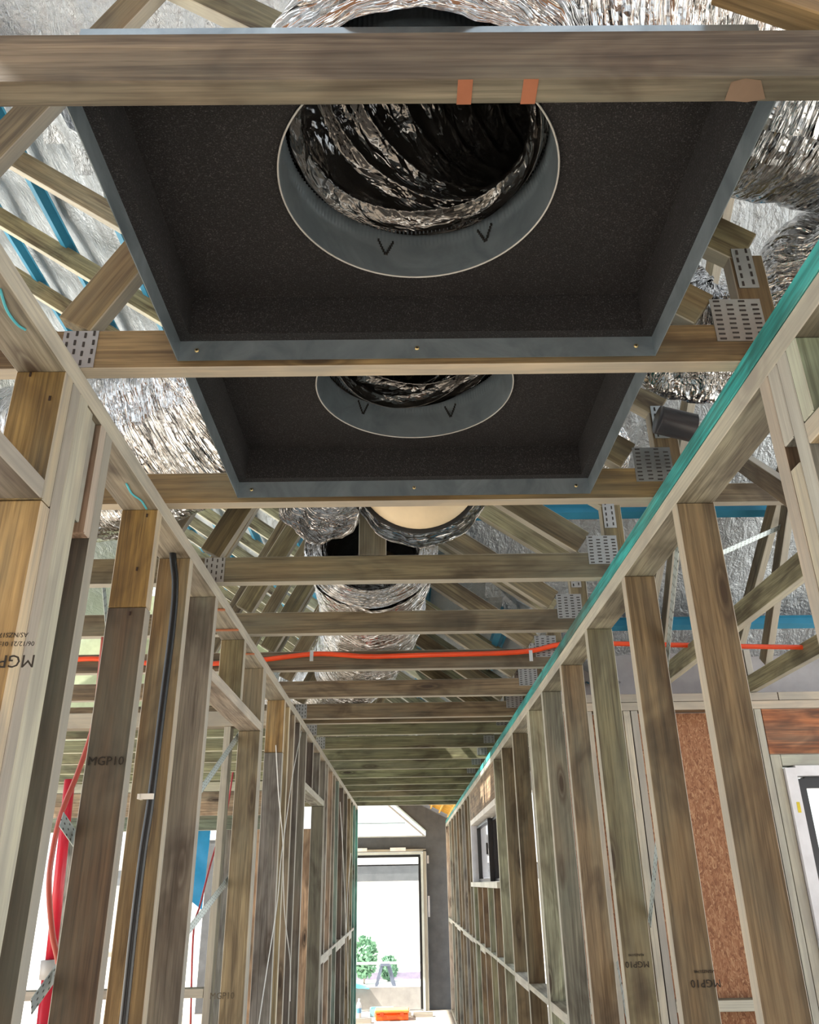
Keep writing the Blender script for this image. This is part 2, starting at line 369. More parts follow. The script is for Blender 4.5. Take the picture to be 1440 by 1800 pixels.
for y, c in ((1.72,(.27,.20,.12)),(2.22,(.26,.19,.11)),(2.76,(.25,.23,.15)),(3.28,(.26,.19,.12)),(3.79,(.22,.21,.17)),(4.24,PALE),(4.29,(.28,.25,.18)),(4.95,(.26,.22,.15)),(5.55,(.3,.24,.16)),(6.10,PALE)):
    Rr(y, .045, 2.55, c, .035, s=.05)
block('window_header', XR0, XR1, 6.137, 8.56, 2.29, 2.55, WOOD, wr, (.40,.28,.19))
for y in (6.6,7.05,7.55,8.05,8.5): Rr(y, .045, 1.70, random.choice((GREEN,GB,BROWN)), .035, 'cripple_stud')
for y, c in ((8.6,GREY),(8.91,GB),(9.37,BROWN),(9.87,GREY),(10.43,GB),(10.92,BROWN),(11.6,GREY),(12.2,GB),(12.8,GREY)): Rr(y, .045, 2.55, c)
Rr(13.86, .001, 2.55, (.62,.5,.44), .08, 'end_stud', 0)
ys = [1.23,1.72,2.22,2.76,3.28,3.79,4.24,4.95,5.55,6.10,6.6,7.05,7.55,8.05,8.5,8.91,9.37,9.87,10.43,10.92,11.6,12.2,12.8,13.86]
for a_, c_ in zip(ys, ys[1:]): 
    if a_ > 3.7: block('nogging', XR0, XR1, a_+(.087 if abs(a_-4.24)<.01 else .037), c_-.002, 1.215+random.uniform(-.02,.02), 1.252, WOOD, wr, var((.46,.44,.38)))
p_ = at(1150,1688,Y=2.759); 
for px,py,Y in ((1120,1690,2.759),(1240,1722,2.219)):
    p_ = at(px,py,Y=Y); text_part('MGP10', .024, stampM(p_.x,Y-.0004,p_.z), wr); text_part('AS/NZS1748', .009, stampM(p_.x,Y-.0004,p_.z+.02), wr)
strap('brace_strap', at(1192,950,X=.745), at(1168,1215,X=.745), wr, wid=.028); strap('brace_strap', at(1156,1475,X=.745), at(1142,1625,X=.745), wr, wid=.028)
strap('brace_strap', at(1085,1690,X=.745), at(1104,1800,X=.745), wr, wid=.028)
# window in the hall's right wall
w1 = empty('window_1', (.78,7.4,2.0), 'structure')
white = (.78,.78,.84)
block('sill', XR0-.02, XR1+.12, 6.1405, 8.598, 1.703, 1.742, PAINT, w1, (.72,.70,.62)); 
block('reveal', XR0, XR1+.12, 8.562, 8.598, 1.743, 2.30, PAINT, w1, white)
block('reveal', XR0-.004, XR1+.12, 6.138, 8.56, 2.245, 2.288, PAINT, w1, (.7,.66,.6))
def wframe(par, x, y0, y1, z0, z1, t=.035, col=(.02,.02,.022), nm='window_frame'):
    fr = link(nm, join_boxes([((x,(y0+y1)/2,z0+t/2),(.04,y1-y0,t),None),((x,(y0+y1)/2,z1-t/2),(.04,y1-y0,t),None),((x,y0+t/2,(z0+z1)/2),(.04,t,z1-z0-2*t),None),((x,y1-t/2,(z0+z1)/2),(.04,t,z1-z0-2*t),None)]), GLOSS, par, col)
    return fr
for y0,y1,xx in ((6.2,7.4,.762),(7.4,8.55,.722)):
    wframe(w1, xx, y0, y1, 1.745, 2.24, .024); link('pane', join_boxes([((xx,(y0+y1)/2,1.99),(.005,y1-y0-.07,.42),None)]), GLASS, w1)
link('window_handle', join_boxes([((.69,7.43,2.0),(.015,.02,.09),None)]), GLOSS, w1, (.02,.02,.02))

# ------------------------------------------------------------ roof trusses
XT0, XT1 = -4.3, .74
Z0, SL = 3.42, .70
_plates = {}
def nail_plate(par, x0, x1, z0, z1, y, vert=False):
    wv, hv = x1-x0, z1-z0
    pl = link('nail_plate', boxmesh(wv, .0016, hv, 0, GALV), GALV, None, (.36,.385,.39))
    key = (round(wv,3), round(hv,3), vert)
    if key not in _plates:
        lst = []
        nx = max(2, round(wv/.0165)) if vert else max(2, round(wv/.024)); nz = max(3, round(hv/(.022 if vert else .011)))
        for i in range(nx):
            for j in range(nz):
                cx = -wv/2+(i+.5)*wv/nx; cz = -hv/2+(j+.5+(.35 if i % 2 else 0)*(.6))*hv/nz
                if abs(cz) > hv/2-.004: continue
                lst.append(((cx+random.uniform(-.001,.001),-.0012,cz),(.0042,.0012,.011) if vert else (.0125,.0012,.0035),None))
        _plates[key] = join_boxes(lst, 'slots')
    pl.parent = par; pl.matrix_parent_inverse = Matrix.Translation(-par.location); pl.location = ((x0+x1)/2, y-.001, (z0+z1)/2)
    s_ = bpy.data.objects.new('tooth_slots', _plates[key]); COL.objects.link(s_)
    if not _plates[key].materials: _plates[key].materials.append(MATTE)
    s_.color = (.035,.03,.028,1); s_.parent = pl; s_['kind'] = 'stuff'
    return pl
ordinal = ['first','second','third','fourth','fifth','sixth','seventh','eighth','ninth','tenth','eleventh','twelfth','thirteenth','fourteenth','fifteenth','sixteenth','seventeenth','eighteenth']
tl = {0:'weathered roof truss whose bottom chord crosses the very top of the photo',
 1:'roof truss carrying the front edge of the nearer black-lined box',
 2:'roof truss under the far edge of the smaller, farther black-lined box',
 3:'roof truss just beyond the cream disc, with an upright post standing on its chord',
 4:'roof truss whose chord crosses in front of the black open duct end',
 5:'roof truss with the orange cable clipped along its bottom chord',
 6:'roof truss directly behind the one carrying the orange cable'}
for k in range(18):
    Y = .68+.6*k; Ym = Y+.0175
    lab = tl.get(k, 'roof truss, %s from the camera, %s bottom chord over the hall' % (ordinal[k], 'greenish' if k > 7 else 'grey-brown'))
    t = empty('roof_truss', (0, Y, 2.64), None, lab, 'truss', 'roof trusses over the hall')
    cc = {0:(.27,.22,.17),1:(.36,.25,.13),2:(.30,.20,.09),3:(.24,.20,.13),4:(.26,.20,.13),5:(.24,.18,.12)}.get(k, var((.28,.21,.13) if k < 8 else (.33,.33,.2), .08))
    xe = XT1 if k < 7 else 1.15
    block('bottom_chord', XT0, xe, Y, Y+.035, 2.64, 2.728, WOOD2 if k == 0 else WOOD, t, cc)
    zt = lambda x: Z0-SL*x
    xr = .735 if k < 7 else 1.25
    if k > 0:
        bar('top_chord', (-3.17,Ym,zt(-3.17)), (xr-.02,Ym,zt(xr-.02)), .09, .035, (0,0,1), WOOD, t, var((.34,.30,.19) if k < 6 else (.36,.36,.24)))
        if k != 2:
            bar('web', (-.63,Ym,2.745), (-.22,Ym,3.515), .075, .034, (1,0,0), WOOD, t, var((.25,.20,.11)))
            bar('web', (-1.12,Ym,2.745), (-.60,Ym,3.79), .075, .034, (1,0,0), WOOD, t, var((.23,.18,.11)))
        if k <= 8: 
            block('heel_post', .672, .74, Y+.0005, Y+.0345, 2.729, 2.90, WOOD, t, var((.24,.18,.10)))
            bar('web', (.60,Ym,2.765), (-.15,Ym,3.30), .085, .034, (0,0,1), WOOD, t, var((.27,.21,.12)))
            nail_plate(t, .612, .712, 2.687, 2.787, Y); nail_plate(t, .678, .718, 2.815, 2.915, Y, True)
        elif k < 13: nail_plate(t, .58, .66, 2.665, 2.72, Y)
    if k in (1,3,7,8,9): nail_plate(t, -.645, -.578, 2.642, 2.726, Y, True)
    bar('web', (-1.8,Ym,2.745), (-1.14,Ym,3.0), .07, .034, (0,0,1), WOOD, t, var(GB)) if k in () else None
    if k == 0:
        bar('web', at(1265,-28,Y=Ym), at(1575,75,Y=Ym), .042, .034, (0,0,1), WOOD2, t, (.36,.24,.12))
        p0 = at(805,136,Y=.68)
        for px0,px1 in ((804,830),(918,944)):
            a_ = at(px0,160,Z=2.64); b_ = at(px1,160,Z=2.64)
            link('red_mark', join_boxes([(((a_.x+b_.x)/2,Ym,2.6396),(b_.x-a_.x,.0345,.0006),None)]), MATTE, t, (.30,.11,.055), 'faded orange-red painted mark')
        a_ = at(1283,150,Z=2.64); link('red_mark', polymesh([(a_.x,Y+.006,2.6394),(a_.x+.016,Y+.001,2.6394),(a_.x+.036,Y+.004,2.6394),(a_.x+.052,Y+.03,2.6394),(a_.x+.03,Y+.0345,2.6394),(a_.x+.001,Y+.032,2.6394)], [(5,4,3,2,1,0)]), MATTE, t, (.19,.13,.09), 'rusty smudge near the right end')
    if k == 3: block('post', -.142, -.052, Y-.001, Y+.034, 2.729, 3.25, WOOD, t, (.21,.19,.15))
    if k == 5:
        for px in (549,932):
            p_ = at(px,1155,Y=Y-.004)
            link('cable_clip', join_boxes([((p_.x,Y-.032,p_.z-.001),(.016,.002,.05),None),((p_.x,Y-.016,p_.z+.024),(.016,.03,.002),None)]), GALV, t, (.7,.75,.78))
j = block('ceiling_joist', XT0, XT1, 5.05, 5.085, 2.641, 2.72, WOOD, None, (.24,.18,.11)); tag(j, 'extra timber ceiling joist between the eighth and ninth roof trusses', 'joist')

# Y-direction trusses over the right room
for i, X in enumerate((1.33, 1.86)):
    t = empty('jack_truss', (X,2.8,2.64), None, ('jack truss along the right room, nearer the hall wall', 'jack truss along the right room, farther from the hall wall')[i], 'truss', 'jack trusses over the right room')
    block('bottom_chord', X-.0175, X+.0175, 1.2, 4.38, 2.641, 2.729, WOOD, t, (.36,.33,.22))
    bar('top_chord', (X,1.2,5.10), (X,4.38,2.93), .09, .035, (0,0,1), WOOD, t, (.24,.20,.14))
    bar('web', (X,4.1,2.75), (X,3.35,3.56), .075, .034, (0,1,0), WOOD, t, (.22,.18,.13)); bar('web', (X,2.3,2.75), (X,3.2,3.62), .075, .034, (0,1,0), WOOD, t, (.20,.15,.11))
    block('heel_post', X-.017, X+.017, 4.30, 4.37, 2.73, 2.87, WOOD, t, GREY)
hj = block('collar_tie', .78, 2.2, 2.75, 2.785, 3.03, 3.11, WOOD, None, (.28,.22,.15)); tag(hj, 'short horizontal timber tie below the blue batten in the right roof', 'timber')

# ------------------------------------------------------------ roof skin
ceil = empty('ceiling', (0,5,3.5), 'structure')
def sheet(name, quad, nu, nv, amp, mat, par, keep=None):
    a,b_,c,d = [Vector(q) for q in quad]; vs = []; idx = {}
    nrm = (b_-a).cross(d-a).normalized()
    for i in range(nu+1):
        for j_ in range(nv+1):
            s_, t_ = i/nu, j_/nv; p = (a*(1-s_)+b_*s_)*(1-t_)+(d*(1-s_)+c*s_)*t_
            p = p + nrm*(noise.noise(p*1.7)*amp+noise.noise(p*5)*amp*.3); idx[(i,j_)] = len(vs); vs.append(p)
    fs = []
    for i in range(nu):
        for j_ in range(nv):
            q = (idx[(i,j_)], idx[(i+1,j_)], idx[(i+1,j_+1)], idx[(i,j_+1)])
            if keep and not keep(sum((vs[z] for z in q), Vector())/4): continue
            fs.append(q)
    return link(name, polymesh(vs, fs, name, True), mat, par)
zr1 = lambda x: 3.575-SL*x
zr2 = lambda y: 6.15-SL*y
sheet('foil_sheet', [(-3.2,-1.2,zr1(-3.2)),(1.2,-1.2,zr1(1.2)),(1.2,10.95,zr1(1.2)),(-3.2,10.95,zr1(-3.2))], 60, 150, .03, SARK, ceil, lambda p: (p.y > p.x+3.55 or p.y > 4.45) and not (-.85 < p.x < -.2 and 6.05 < p.y < 7.0))
sheet('foil_sheet', [(-3.3,-1.2,zr2(-1.2)),(4.6,-1.2,zr2(-1.2)),(4.6,4.75,zr2(4.75)),(-3.3,4.75,zr2(4.75))], 80, 60, .03, SARK, ceil, lambda p: p.y < p.x+3.75)
sheet('foil_sheet', [(-5.0,-1.2,4.55),(-3.2,-1.2,5.8),(-3.2,10.95,5.8),(-5.0,10.95,4.55)], 20, 40, .03, SARK, ceil)
BLUE = (.02,.20,.34)
def batten(a, b_, nrm):
    a, b_, n_ = Vector(a), Vector(b_), Vector(nrm).normalized(); d = (b_-a).normalized(); s_ = d.cross(n_)
    prof = [(-.045,.0),(-.03,.0),(-.018,-.036),(.018,-.036),(.03,.0),(.045,.0),(.045,.002),(.028,.002),(.016,-.033),(-.016,-.033),(-.028,.002),(-.045,.002)]
    vs = [p+s_*x+n_*z for p in (a,b_) for x,z in prof]; n = len(prof)
    fs = [(i,(i+1)%n,(i+1)%n+n,i+n) for i in range(n)]
    me = polymesh(vs, fs, 'batten'); link('roof_batten', me, PAINT, ceil, BLUE)
n1 = Vector((SL,0,1)); n2 = Vector((0,SL,1))
for i in range(-2, 8):
    x = .14-.44*i
    batten((x, max(-1.0, x+3.7) if x < .8 else 4.6, 3.535-SL*x-.03), (x, 10.9, 3.535-SL*x-.03), n1)
for i in range(3):
    y = 4.37-.6*i; batten((max(-3,y-3.5), y, zr2(y)-.05), (4.5, y, zr2(y)-.05), n2)
strap('roof_brace_strap', at(1262,975,Z=3.12), at(1405,912,Z=3.35), ceil, (0,.7,1), .03)
# dark metal eave gutter board and pale soffit lining behind the right room's plate
block('soffit_lining', .8, 4.6, 4.62, 4.65, 2.55, 3.02, PAINT, ceil, (.36,.36,.38))
block('fascia', 1.16, 1.2, 4.8, 10.95, 2.5, 2.72, PAINT, ceil, (.5,.5,.5))

# ------------------------------------------------------------ ceiling boxes (plenums)
BX0, BX1, BZ0, BZ1 = -.42, .487, 2.653, 2.793
def plenum(y0, y1, cy, lab):
    t = empty('return_air_box', ((BX0+BX1)/2, (y0+y1)/2, BZ0), None, lab, 'ceiling box', 'black-lined ceiling boxes')
    q = .0015; ym = (y0+y1)/2; xm = (BX0+BX1)/2; zm = (BZ0+BZ1)/2; hw = BX1-BX0; hy = y1-y0; hz = BZ1-BZ0
    link('casing', join_boxes([((BX0+q/2,ym,zm),(q,hy,hz),None),((BX1-q/2,ym,zm),(q,hy,hz),None),((xm,y0+q/2,zm),(hw-2*q,q,hz),None),((xm,y1-q/2,zm),(hw-2*q,q,hz),None)]), ZINC, t)
    # lining: four strips and a top with a round hole
    th = .022; lz = BZ0+.044
    x0, x1, a0, a1 = BX0+q, BX1-q, y0+q, y1-q
    zt_ = 2.782
    for nm, bx in (('side_lining',((x0+th/2,ym,(lz+zt_)/2),(th,a1-a0,zt_-lz),None)),('side_lining',((x1-th/2,ym,(lz+zt_)/2),(th,a1-a0,zt_-lz),None)),
                   ('side_lining',((xm,a1-th/2,(lz+zt_)/2),(x1-x0-2*th,th,zt_-lz),None)),('side_lining',((xm,a0+th/2,(lz+zt_)/2),(x1-x0-2*th,th,zt_-lz),None))):
        link(nm, join_boxes([bx]), LINING, t)
    cx, R_ = .034, .226; n = 96; vs = []; fs = []
    for zz in (zt_, zt_+.012):
        for i in range(n):
            a = 2*math.pi*i/n; vs.append((cx+R_*math.cos(a), cy+R_*math.sin(a), zz))
        for i in range(n):
            a = 2*math.pi*i/n; ca, sa = math.cos(a), math.sin(a)
            tx = ((x1 if ca > 0 else x0)-cx)/ca if abs(ca) > 1e-6 else 1e9; ty = ((a1 if sa > 0 else a0)-cy)/sa if abs(sa) > 1e-6 else 1e9
            m_ = min(tx, ty); vs.append((cx+ca*m_, cy+sa*m_, zz))
    for i in range(n):
        k = (i+1) % n; fs += [(i,k,n+k,n+i), (2*n+i,3*n+i,3*n+k,2*n+k), (i,2*n+i,2*n+k,k)]
    # square off the corners
    for (sx, sy) in ((x0,a0),(x1,a0),(x1,a1),(x0,a1)):
        best = sorted(range(n), key=lambda i: (vs[n+i][0]-sx)**2+(vs[n+i][1]-sy)**2)[:2]
        for base, zz in ((n, zt_), (3*n, zt_+.012)):
            vs.append((sx,sy,zz)); fs.append((base+best[0], base+best[1], len(vs)-1))
    link('top_lining', polymesh(vs, fs, 'top_lining'), LINING, t)
    # collar with crimped top band
    n = 540; vs = []; fs = []; prof = [(2.7775,0),(2.84,0),(2.852,0),(2.856,.5),(2.874,1),(2.884,1),(2.886,.2)]
    for z, cr in prof:
        for i in range(n):
            a = 2*math.pi*i/n; rr = .2235-cr*(.0026+.0026*math.cos(a*180)) ; vs.append((cx+rr*math.cos(a), cy+rr*math.sin(a), z))
    for q_ in range(len(prof)-1):
        for i in range(n): k = (i+1) % n; fs.append((q_*n+i, q_*n+k, (q_+1)*n+k, (q_+1)*n+i))
    col = link('collar', polymesh(vs, fs, 'collar', True), ZINC, t)
    pts = [Vector((cx+.2245*math.cos(2*math.pi*i/96), cy+.2245*math.sin(2*math.pi*i/96), 2.7775)) for i in range(97)]
    link('collar_rim', tubemesh(pts, .0016, 8, False), PAINT, col, (.5,.5,.48), 'bright cut edge')
    for a in (105, 55, 200, 330) if y0 < 1 else (125, 65):
        lst = []
        for sgn in (-1,1):
            for st in range(6):
                da = sgn*(.002+st*.0024)/.2235; aa = math.radians(a)+da; z = 2.838+st*.0058-.012
                lst.append(((cx+.2222*math.cos(aa), cy+.2222*math.sin(aa), z),(.0036,.0036,.0052),None))
        tb = link('tab_cut', join_boxes(lst), MATTE, col, (.01,.01,.01)); 
    for px in (BX0+.035, xm, BX1-.035):
        s_ = link('screw', tubemesh([Vector((px,y1-.0035,BZ0+.022)),Vector((px,y1-.0016,BZ0+.022))], .0042, 10), GALV, t, (.75,.6,.3))
        link('screw_recess', tubemesh([Vector((px,y1-.0042,BZ0+.022)),Vector((px,y1-.0034,BZ0+.022))], .002, 6), MATTE, s_, (.02,.02,.02))
    return t
plenum(.718, 1.277, .97, 'larger, nearer black-lined metal ceiling box with round duct collar')
plenum(1.318, 1.877, 1.57, 'smaller, farther black-lined metal ceiling box behind the second truss')

# ------------------------------------------------------------ ducts
def rib_rad(base, pitch, depth, crump, seed, ribs=True, helix=True):
    def f_(i, Ln, a):
        ph = (Ln/pitch + (a/(2*math.pi) if helix else 0))*2*math.pi
        rv = base + (depth*(abs(math.sin(ph/2))**.6-1) if ribs else 0)
        v = Vector((math.cos(a)*2.2, math.sin(a)*2.2, Ln*5+seed))
        v2 = Vector((math.cos(a)*3, math.sin(a)*3, Ln*26+seed)); v3 = Vector((math.cos(a)*9, math.sin(a)*9, Ln*45+seed))
        return rv + crump*(noise.noise(v)*.9 + (.5-abs(noise.noise(v2)))*.45 + (.5-abs(noise.noise(v3)))*.3)
    return f_
def duct(pts, rad, lab, n=150, nseg=150, seed=0, pitch=.35, depth=.01, crump=.03, inner=None, cat='duct', endcap=None):
    P = spline(pts, n); t = empty('flexible_duct', tuple(P[0]), None, lab, cat, 'foil flexible ducts')
    link('foil_jacket', tubemesh(P, rib_rad(rad, pitch, depth, crump, seed), nseg, False, True, True), FOIL, t)
    if inner:
        ip, ir = inner; P2 = spline(ip, 330)
        link('inner_liner', tubemesh(P2, rib_rad(ir, .054, .032, .0025, seed+3), 200, False, True, True), BLACKFOIL, t, label='black ribbed inner liner')
    return t
A = [(.034,.97,2.884),(.042,.975,2.955),(.12,.985,3.06),(.30,1.0,3.15),(.55,1.02,3.19),(.85,1.05,3.17),(1.2,1.08,3.15),(1.7,1.1,3.15)]
duct([(.034,.97,2.797),(.034,.97,2.86),(.06,.975,2.95)]+[(p[0],p[1],p[2]+.01) for p in A[2:]], .27, 'foil duct rising from the nearer ceiling box and turning right', 170, 170, 1, inner=(A[:6], .2195), crump=.022)
Bp = [(.034,1.57,2.887),(.03,1.58,2.96),(-.04,1.68,3.07),(-.25,1.95,3.1),(-.6,2.2,3.02),(-1.1,2.32,2.99),(-2.2,2.4,3.0)]
duct([(.034,1.57,2.80),(.034,1.572,2.91),(.025,1.60,2.99),(-.05,1.72,3.13),(-.25,1.93,3.19),(-.6,2.16,3.07)]+Bp[5:], .255, 'long foil duct leaving the farther ceiling box towards the left', 190, 150, 2, inner=(Bp[:5], .2195), crump=.026)
duct([(1.5,1.62,3.02),(1.1,1.61,2.97),(.84,1.61,2.93),(.68,1.62,2.95),(.60,1.62,3.08)], .135, 'crumpled foil duct right of the farther ceiling box', 100, 110, 5, crump=.03)
duct([(1.15,1.42,3.02),(.97,1.42,2.97),(.90,1.42,2.85),(.885,1.42,2.70)], .142, 'foil duct hanging down above the right teal plate', 80, 110, 6, crump=.03)
duct([(.3,.62,3.6),(-.1,.68,3.55),(-.3,.8,3.5)], .16, 'foil duct end over the top edge of the nearer box', 60, 100, 8)
Dp = [(-.12,2.92,2.945),(-.125,3.02,2.97),(-.135,3.2,2.99),(-.16,4.0,2.985),(-.26,4.7,2.985),(-.38,5.2,2.985),(-.6,5.75,3.0),(-1.1,6.2,3.05)]
t = duct(Dp, .25, 'foil duct lying on the trusses along the hall, black open end towards camera', 190, 130, 9, crump=.02)
Ei = [Vector((-.12,2.90,2.94)),Vector((-.12,2.96,2.95)),Vector((-.125,3.1,2.97)),Vector((-.13,3.5,2.98))]
link('inner_liner', tubemesh(spline(Ei,60), rib_rad(.188,.04,.02,.003,4), 60, False, True, True), BLACKFOIL, t)
vs = []; fs = []; n=72
for i in range(n):
    a = 2*math.pi*i/n
    vs.append((-.12+.262*math.cos(a), 2.94+.006*math.sin(7*a), 2.945+.25*math.sin(a))); vs.append((-.12+.19*math.cos(a), 2.895+.006*math.sin(5*a), 2.938+.19*math.sin(a)))
for i in range(n): k = (i+1) % n; fs.append((2*i,2*k,2*k+1,2*i+1))
me = polymesh(vs, fs, 'lip', True); ul = me.uv_layers.new(name='UVMap')
for p in me.polygons:
    for l in p.loop_indices: ul.data[l].uv = ((me.loops[l].vertex_index//2)/n, (me.loops[l].vertex_index % 2)*.1)
link('jacket_end', me, FOIL, t)
duct([(-.25,2.20,2.80),(-.24,2.28,2.85),(-.22,2.36,2.97)], .125, 'short foil duct left of the upright post, black core showing', 50, 90, 12, crump=.02)
t = duct([(.06,2.24,2.89),(.06,2.32,2.94),(.07,2.5,3.1),(.1,2.7,3.3)], .215, 'foil duct closed with a cream disc, beside the upright post', 60, 110, 13, crump=.018)
vs = [(0,0,0)]; fs = []
for ring, (rr, dz) in enumerate(((.07,.003),(.13,.012),(.17,.03),(.19,.055),(.195,.09))):
    for i in range(64): a = 2*math.pi*i/64; vs.append((rr*math.cos(a), rr*math.sin(a), dz))
for i in range(64): fs.append((0,1+(i+1)%64,1+i))
for q_ in range(4):
    for i in range(64): k=(i+1)%64; fs.append((1+q_*64+i,1+q_*64+k,1+(q_+1)*64+k,1+(q_+1)*64+i))
cap = link('end_disc', polymesh(vs, fs, 'disc', True), PAINT, t, (.80,.66,.45), 'cream round end disc')
M = (Matrix.Translation((.055,2.13,2.885)) @ Vector((0,1,.35)).to_track_quat('Z','Y').to_matrix().to_4x4()); cap.matrix_basis = M
cc_ = [M @ Vector((.198*math.cos(2*math.pi*i/64),.198*math.sin(2*math.pi*i/64),.085)) for i in range(65)]
link('end_band', tubemesh(cc_, .009, 8, False), MATTE, t, (.015,.015,.015))
duct([(.42,2.2,2.98),(.52,2.3,3.02),(.7,2.5,3.12)], .11, 'small foil duct right of the cream disc', 50, 80, 14, crump=.02)
duct([(.02,7.0,2.92),(0,7.6,2.89),(-.02,8.8,2.89),(-.1,9.6,2.95)], .16, 'distant foil duct resting on the far greenish trusses', 60, 80, 15, crump=.02)
# black mesh sleeve
P = spline([(.655,1.775,2.81),(.70,1.78,2.80),(.745,1.785,2.79)], 60)
o = link('mesh_sleeve', tubemesh(P, lambda i,Ln,a: .036+.0006*math.sin(Ln*1500)*math.sin(a*60), 90), GLOSS, None, (.05,.05,.06)); tag(o, 'short black ribbed sleeve poking out under the foil duct at right', 'sleeve')

# ------------------------------------------------------------ cables
o = tube('orange_cable', [at(x,y,Y=3.66) for x,y in ((100,1163),(170,1158),(300,1168),(430,1163),(545,1150),(600,1151),(650,1154),(760,1151),(850,1149),(900,1147),(940,1143),(977,1134),(1015,1131),(1060,1131),(1250,1135),(1440,1138),(1600,1136))], .0115, GLOSS, None, (.75,.07,.015), 120, 10); tag(o, 'orange cable strung across the hall along the sixth truss', 'cable')
cp = [at(x,y,Y=2.115) for x,y in ((303,965),(305,990),(308,1030),(303,1100),(287,1230),(266,1400),(251,1500),(234,1640),(218,1790),(205,1900))]
o = tube('black_conduit', cp, .0098, GLOSS, None, (.012,.014,.016), 80, 12); tag(o, 'black conduit running down in front of a left wall stud', 'conduit')
p_ = at(258,1400,Y=2.10); tag(link('conduit_saddle', join_boxes([((p_.x,p_.y,p_.z),(.034,.005,.013),None),((p_.x-.019,p_.y+.01,p_.z),(.006,.03,.012),None)]), GLOSS, None, (.75,.74,.7)), 'white plastic saddle clip holding the black conduit', 'clip')
o = tube('red_cable', [at(x,y,X=-1.15) for x,y in ((182,1120),(176,1180),(165,1270),(140,1350),(108,1430),(92,1500),(86,1560),(92,1640),(103,1700),(106,1800))], .0095, GLOSS, None, (.42,.08,.06), 60, 8); tag(o, 'dull red cable looping down behind the dark left stud', 'cable')
o = tube('red_cable', [at(x,y,X=-1.6) for x,y in ((420,1265),(412,1340),(398,1430),(385,1470),(370,1520),(352,1590),(340,1640),(335,1800))], .008, GLOSS, None, (.42,.05,.06), 30, 8); tag(o, 'thin red cable hanging between the conduit stud and the light jamb stud', 'cable')
def wire(pts, lab, X=-.59, r_=.0022, c=(.7,.72,.72)): tag(tube('white_wire', [at(x,y,X=X) for x,y in pts], r_, GLOSS, None, c, 50, 6), lab, 'wire')
wire(((530,1285),(515,1360),(505,1430),(498,1480),(494,1510),(487,1590),(470,1700),(455,1800)), 'white wire hanging from the left plate down to the floor', -.585)
wire(((485,1310),(487,1350),(490,1400),(494,1440),(497,1480),(500,1600),(510,1690),(510,1760)), 'white wire knotted on the grey left stud', -.58)
wire(((598,1410),(603,1500),(607,1600),(611,1700),(612,1790)), 'thin pale wire near the far end of the left wall', -.585, .003)
wire(((617,1500),(612,1560),(609,1640)), 'short pale wire against the teal end stud', -.58, .003)

# ------------------------------------------------------------ right room back wall
wb = empty('wall_back_right', (1.8,4.3,0), 'structure')
block('top_plate', .75, 4.5, 4.3, 4.39, 2.552, 2.594, WOOD, wb, (.36,.24,.15)); block('top_plate', .75, 1.98, 4.3, 4.39, 2.596, 2.638, WOOD, wb, (.20,.12,.08)); block('top_plate', 1.984, 4.5, 4.3, 4.39, 2.596, 2.638, WOOD, wb, (.34,.24,.15))
block('bottom_plate', .75, 4.5, 4.3, 4.39, .001, .045, WOOD, wb, GB)
link('strand_board', join_boxes([((1.30,4.397,1.30),(1.10,.009,2.5),None)]), OSB, wb)
for x, c in ((.95,(.28,.2,.13)),(1.15,(.50,.42,.3)),(1.19,(.16,.12,.11)),(1.80,(.27,.25,.18)),(1.84,(.28,.26,.2))):
    block('stud', x, x+.035, 4.3, 4.39, .045, 2.551, WOOD, wb, c)
block('stud', 1.878, 1.93, 4.3, 4.39, .045, 2.318, WOOD, wb, (.28,.27,.2))
block('lintel', 1.878, 3.6, 4.3, 4.385, 2.32, 2.55, WOOD, wb, (.62,.22,.09), 'orange-brown laminated lintel')
for a_, b_ in ((.787,.948),(.987,1.148),(1.227,1.798)): block('nogging', a_, b_, 4.302, 4.388, 1.19, 1.235, WOOD, wb, (.38,.36,.29))
block('head_trimmer', 1.932, 3.6, 4.3, 4.385, 2.262, 2.318, WOOD, wb, (.3,.33,.26))
d1 = empty('door_1', (2.4,4.34,0), 'structure')
link('door_frame', join_boxes([((1.96,4.33,1.13),(.055,.10,2.24),None),((2.6,4.33,2.235),(1.226,.10,.05),None),((3.24,4.33,1.13),(.055,.10,2.24),None)]), PAINT, d1, (.72,.72,.76), 'white frame')
link('door_sash', join_boxes([((2.015,4.345,1.1),(.05,.05,2.2),None),((2.6,4.345,2.18),(1.12,.05,.055),None),((3.19,4.345,1.1),(.05,.05,2.2),None)]), GLOSS, d1, (.015,.015,.018), 'black aluminium sash')
link('pane', join_boxes([((2.6,4.345,1.08),(1.11,.005,2.12),None)]), GLASS, d1)
link('label_sticker', join_boxes([((1.963,4.279,2.06),(.016,.001,.05),None)]), MATTE, d1, (.7,.55,.05))
# corrugated fence outside that door
vs = []; fs = []; nn = 240
for i in range(nn+1):
    x = 1.2+i*.035; yy = 6.6+.02*math.sin(i*1.1)
    vs += [(x,yy,1.9),(x,yy,2.75)]
for i in range(nn): fs.append((2*i,2*i+2,2*i+3,2*i+1))
o = link('corrugated_awning', polymesh(vs, fs, 'corr', True), PAINT, None, (.5,.6,.62)); tag(o, 'pale corrugated metal sheet seen through the door at the right edge', 'metal sheet')

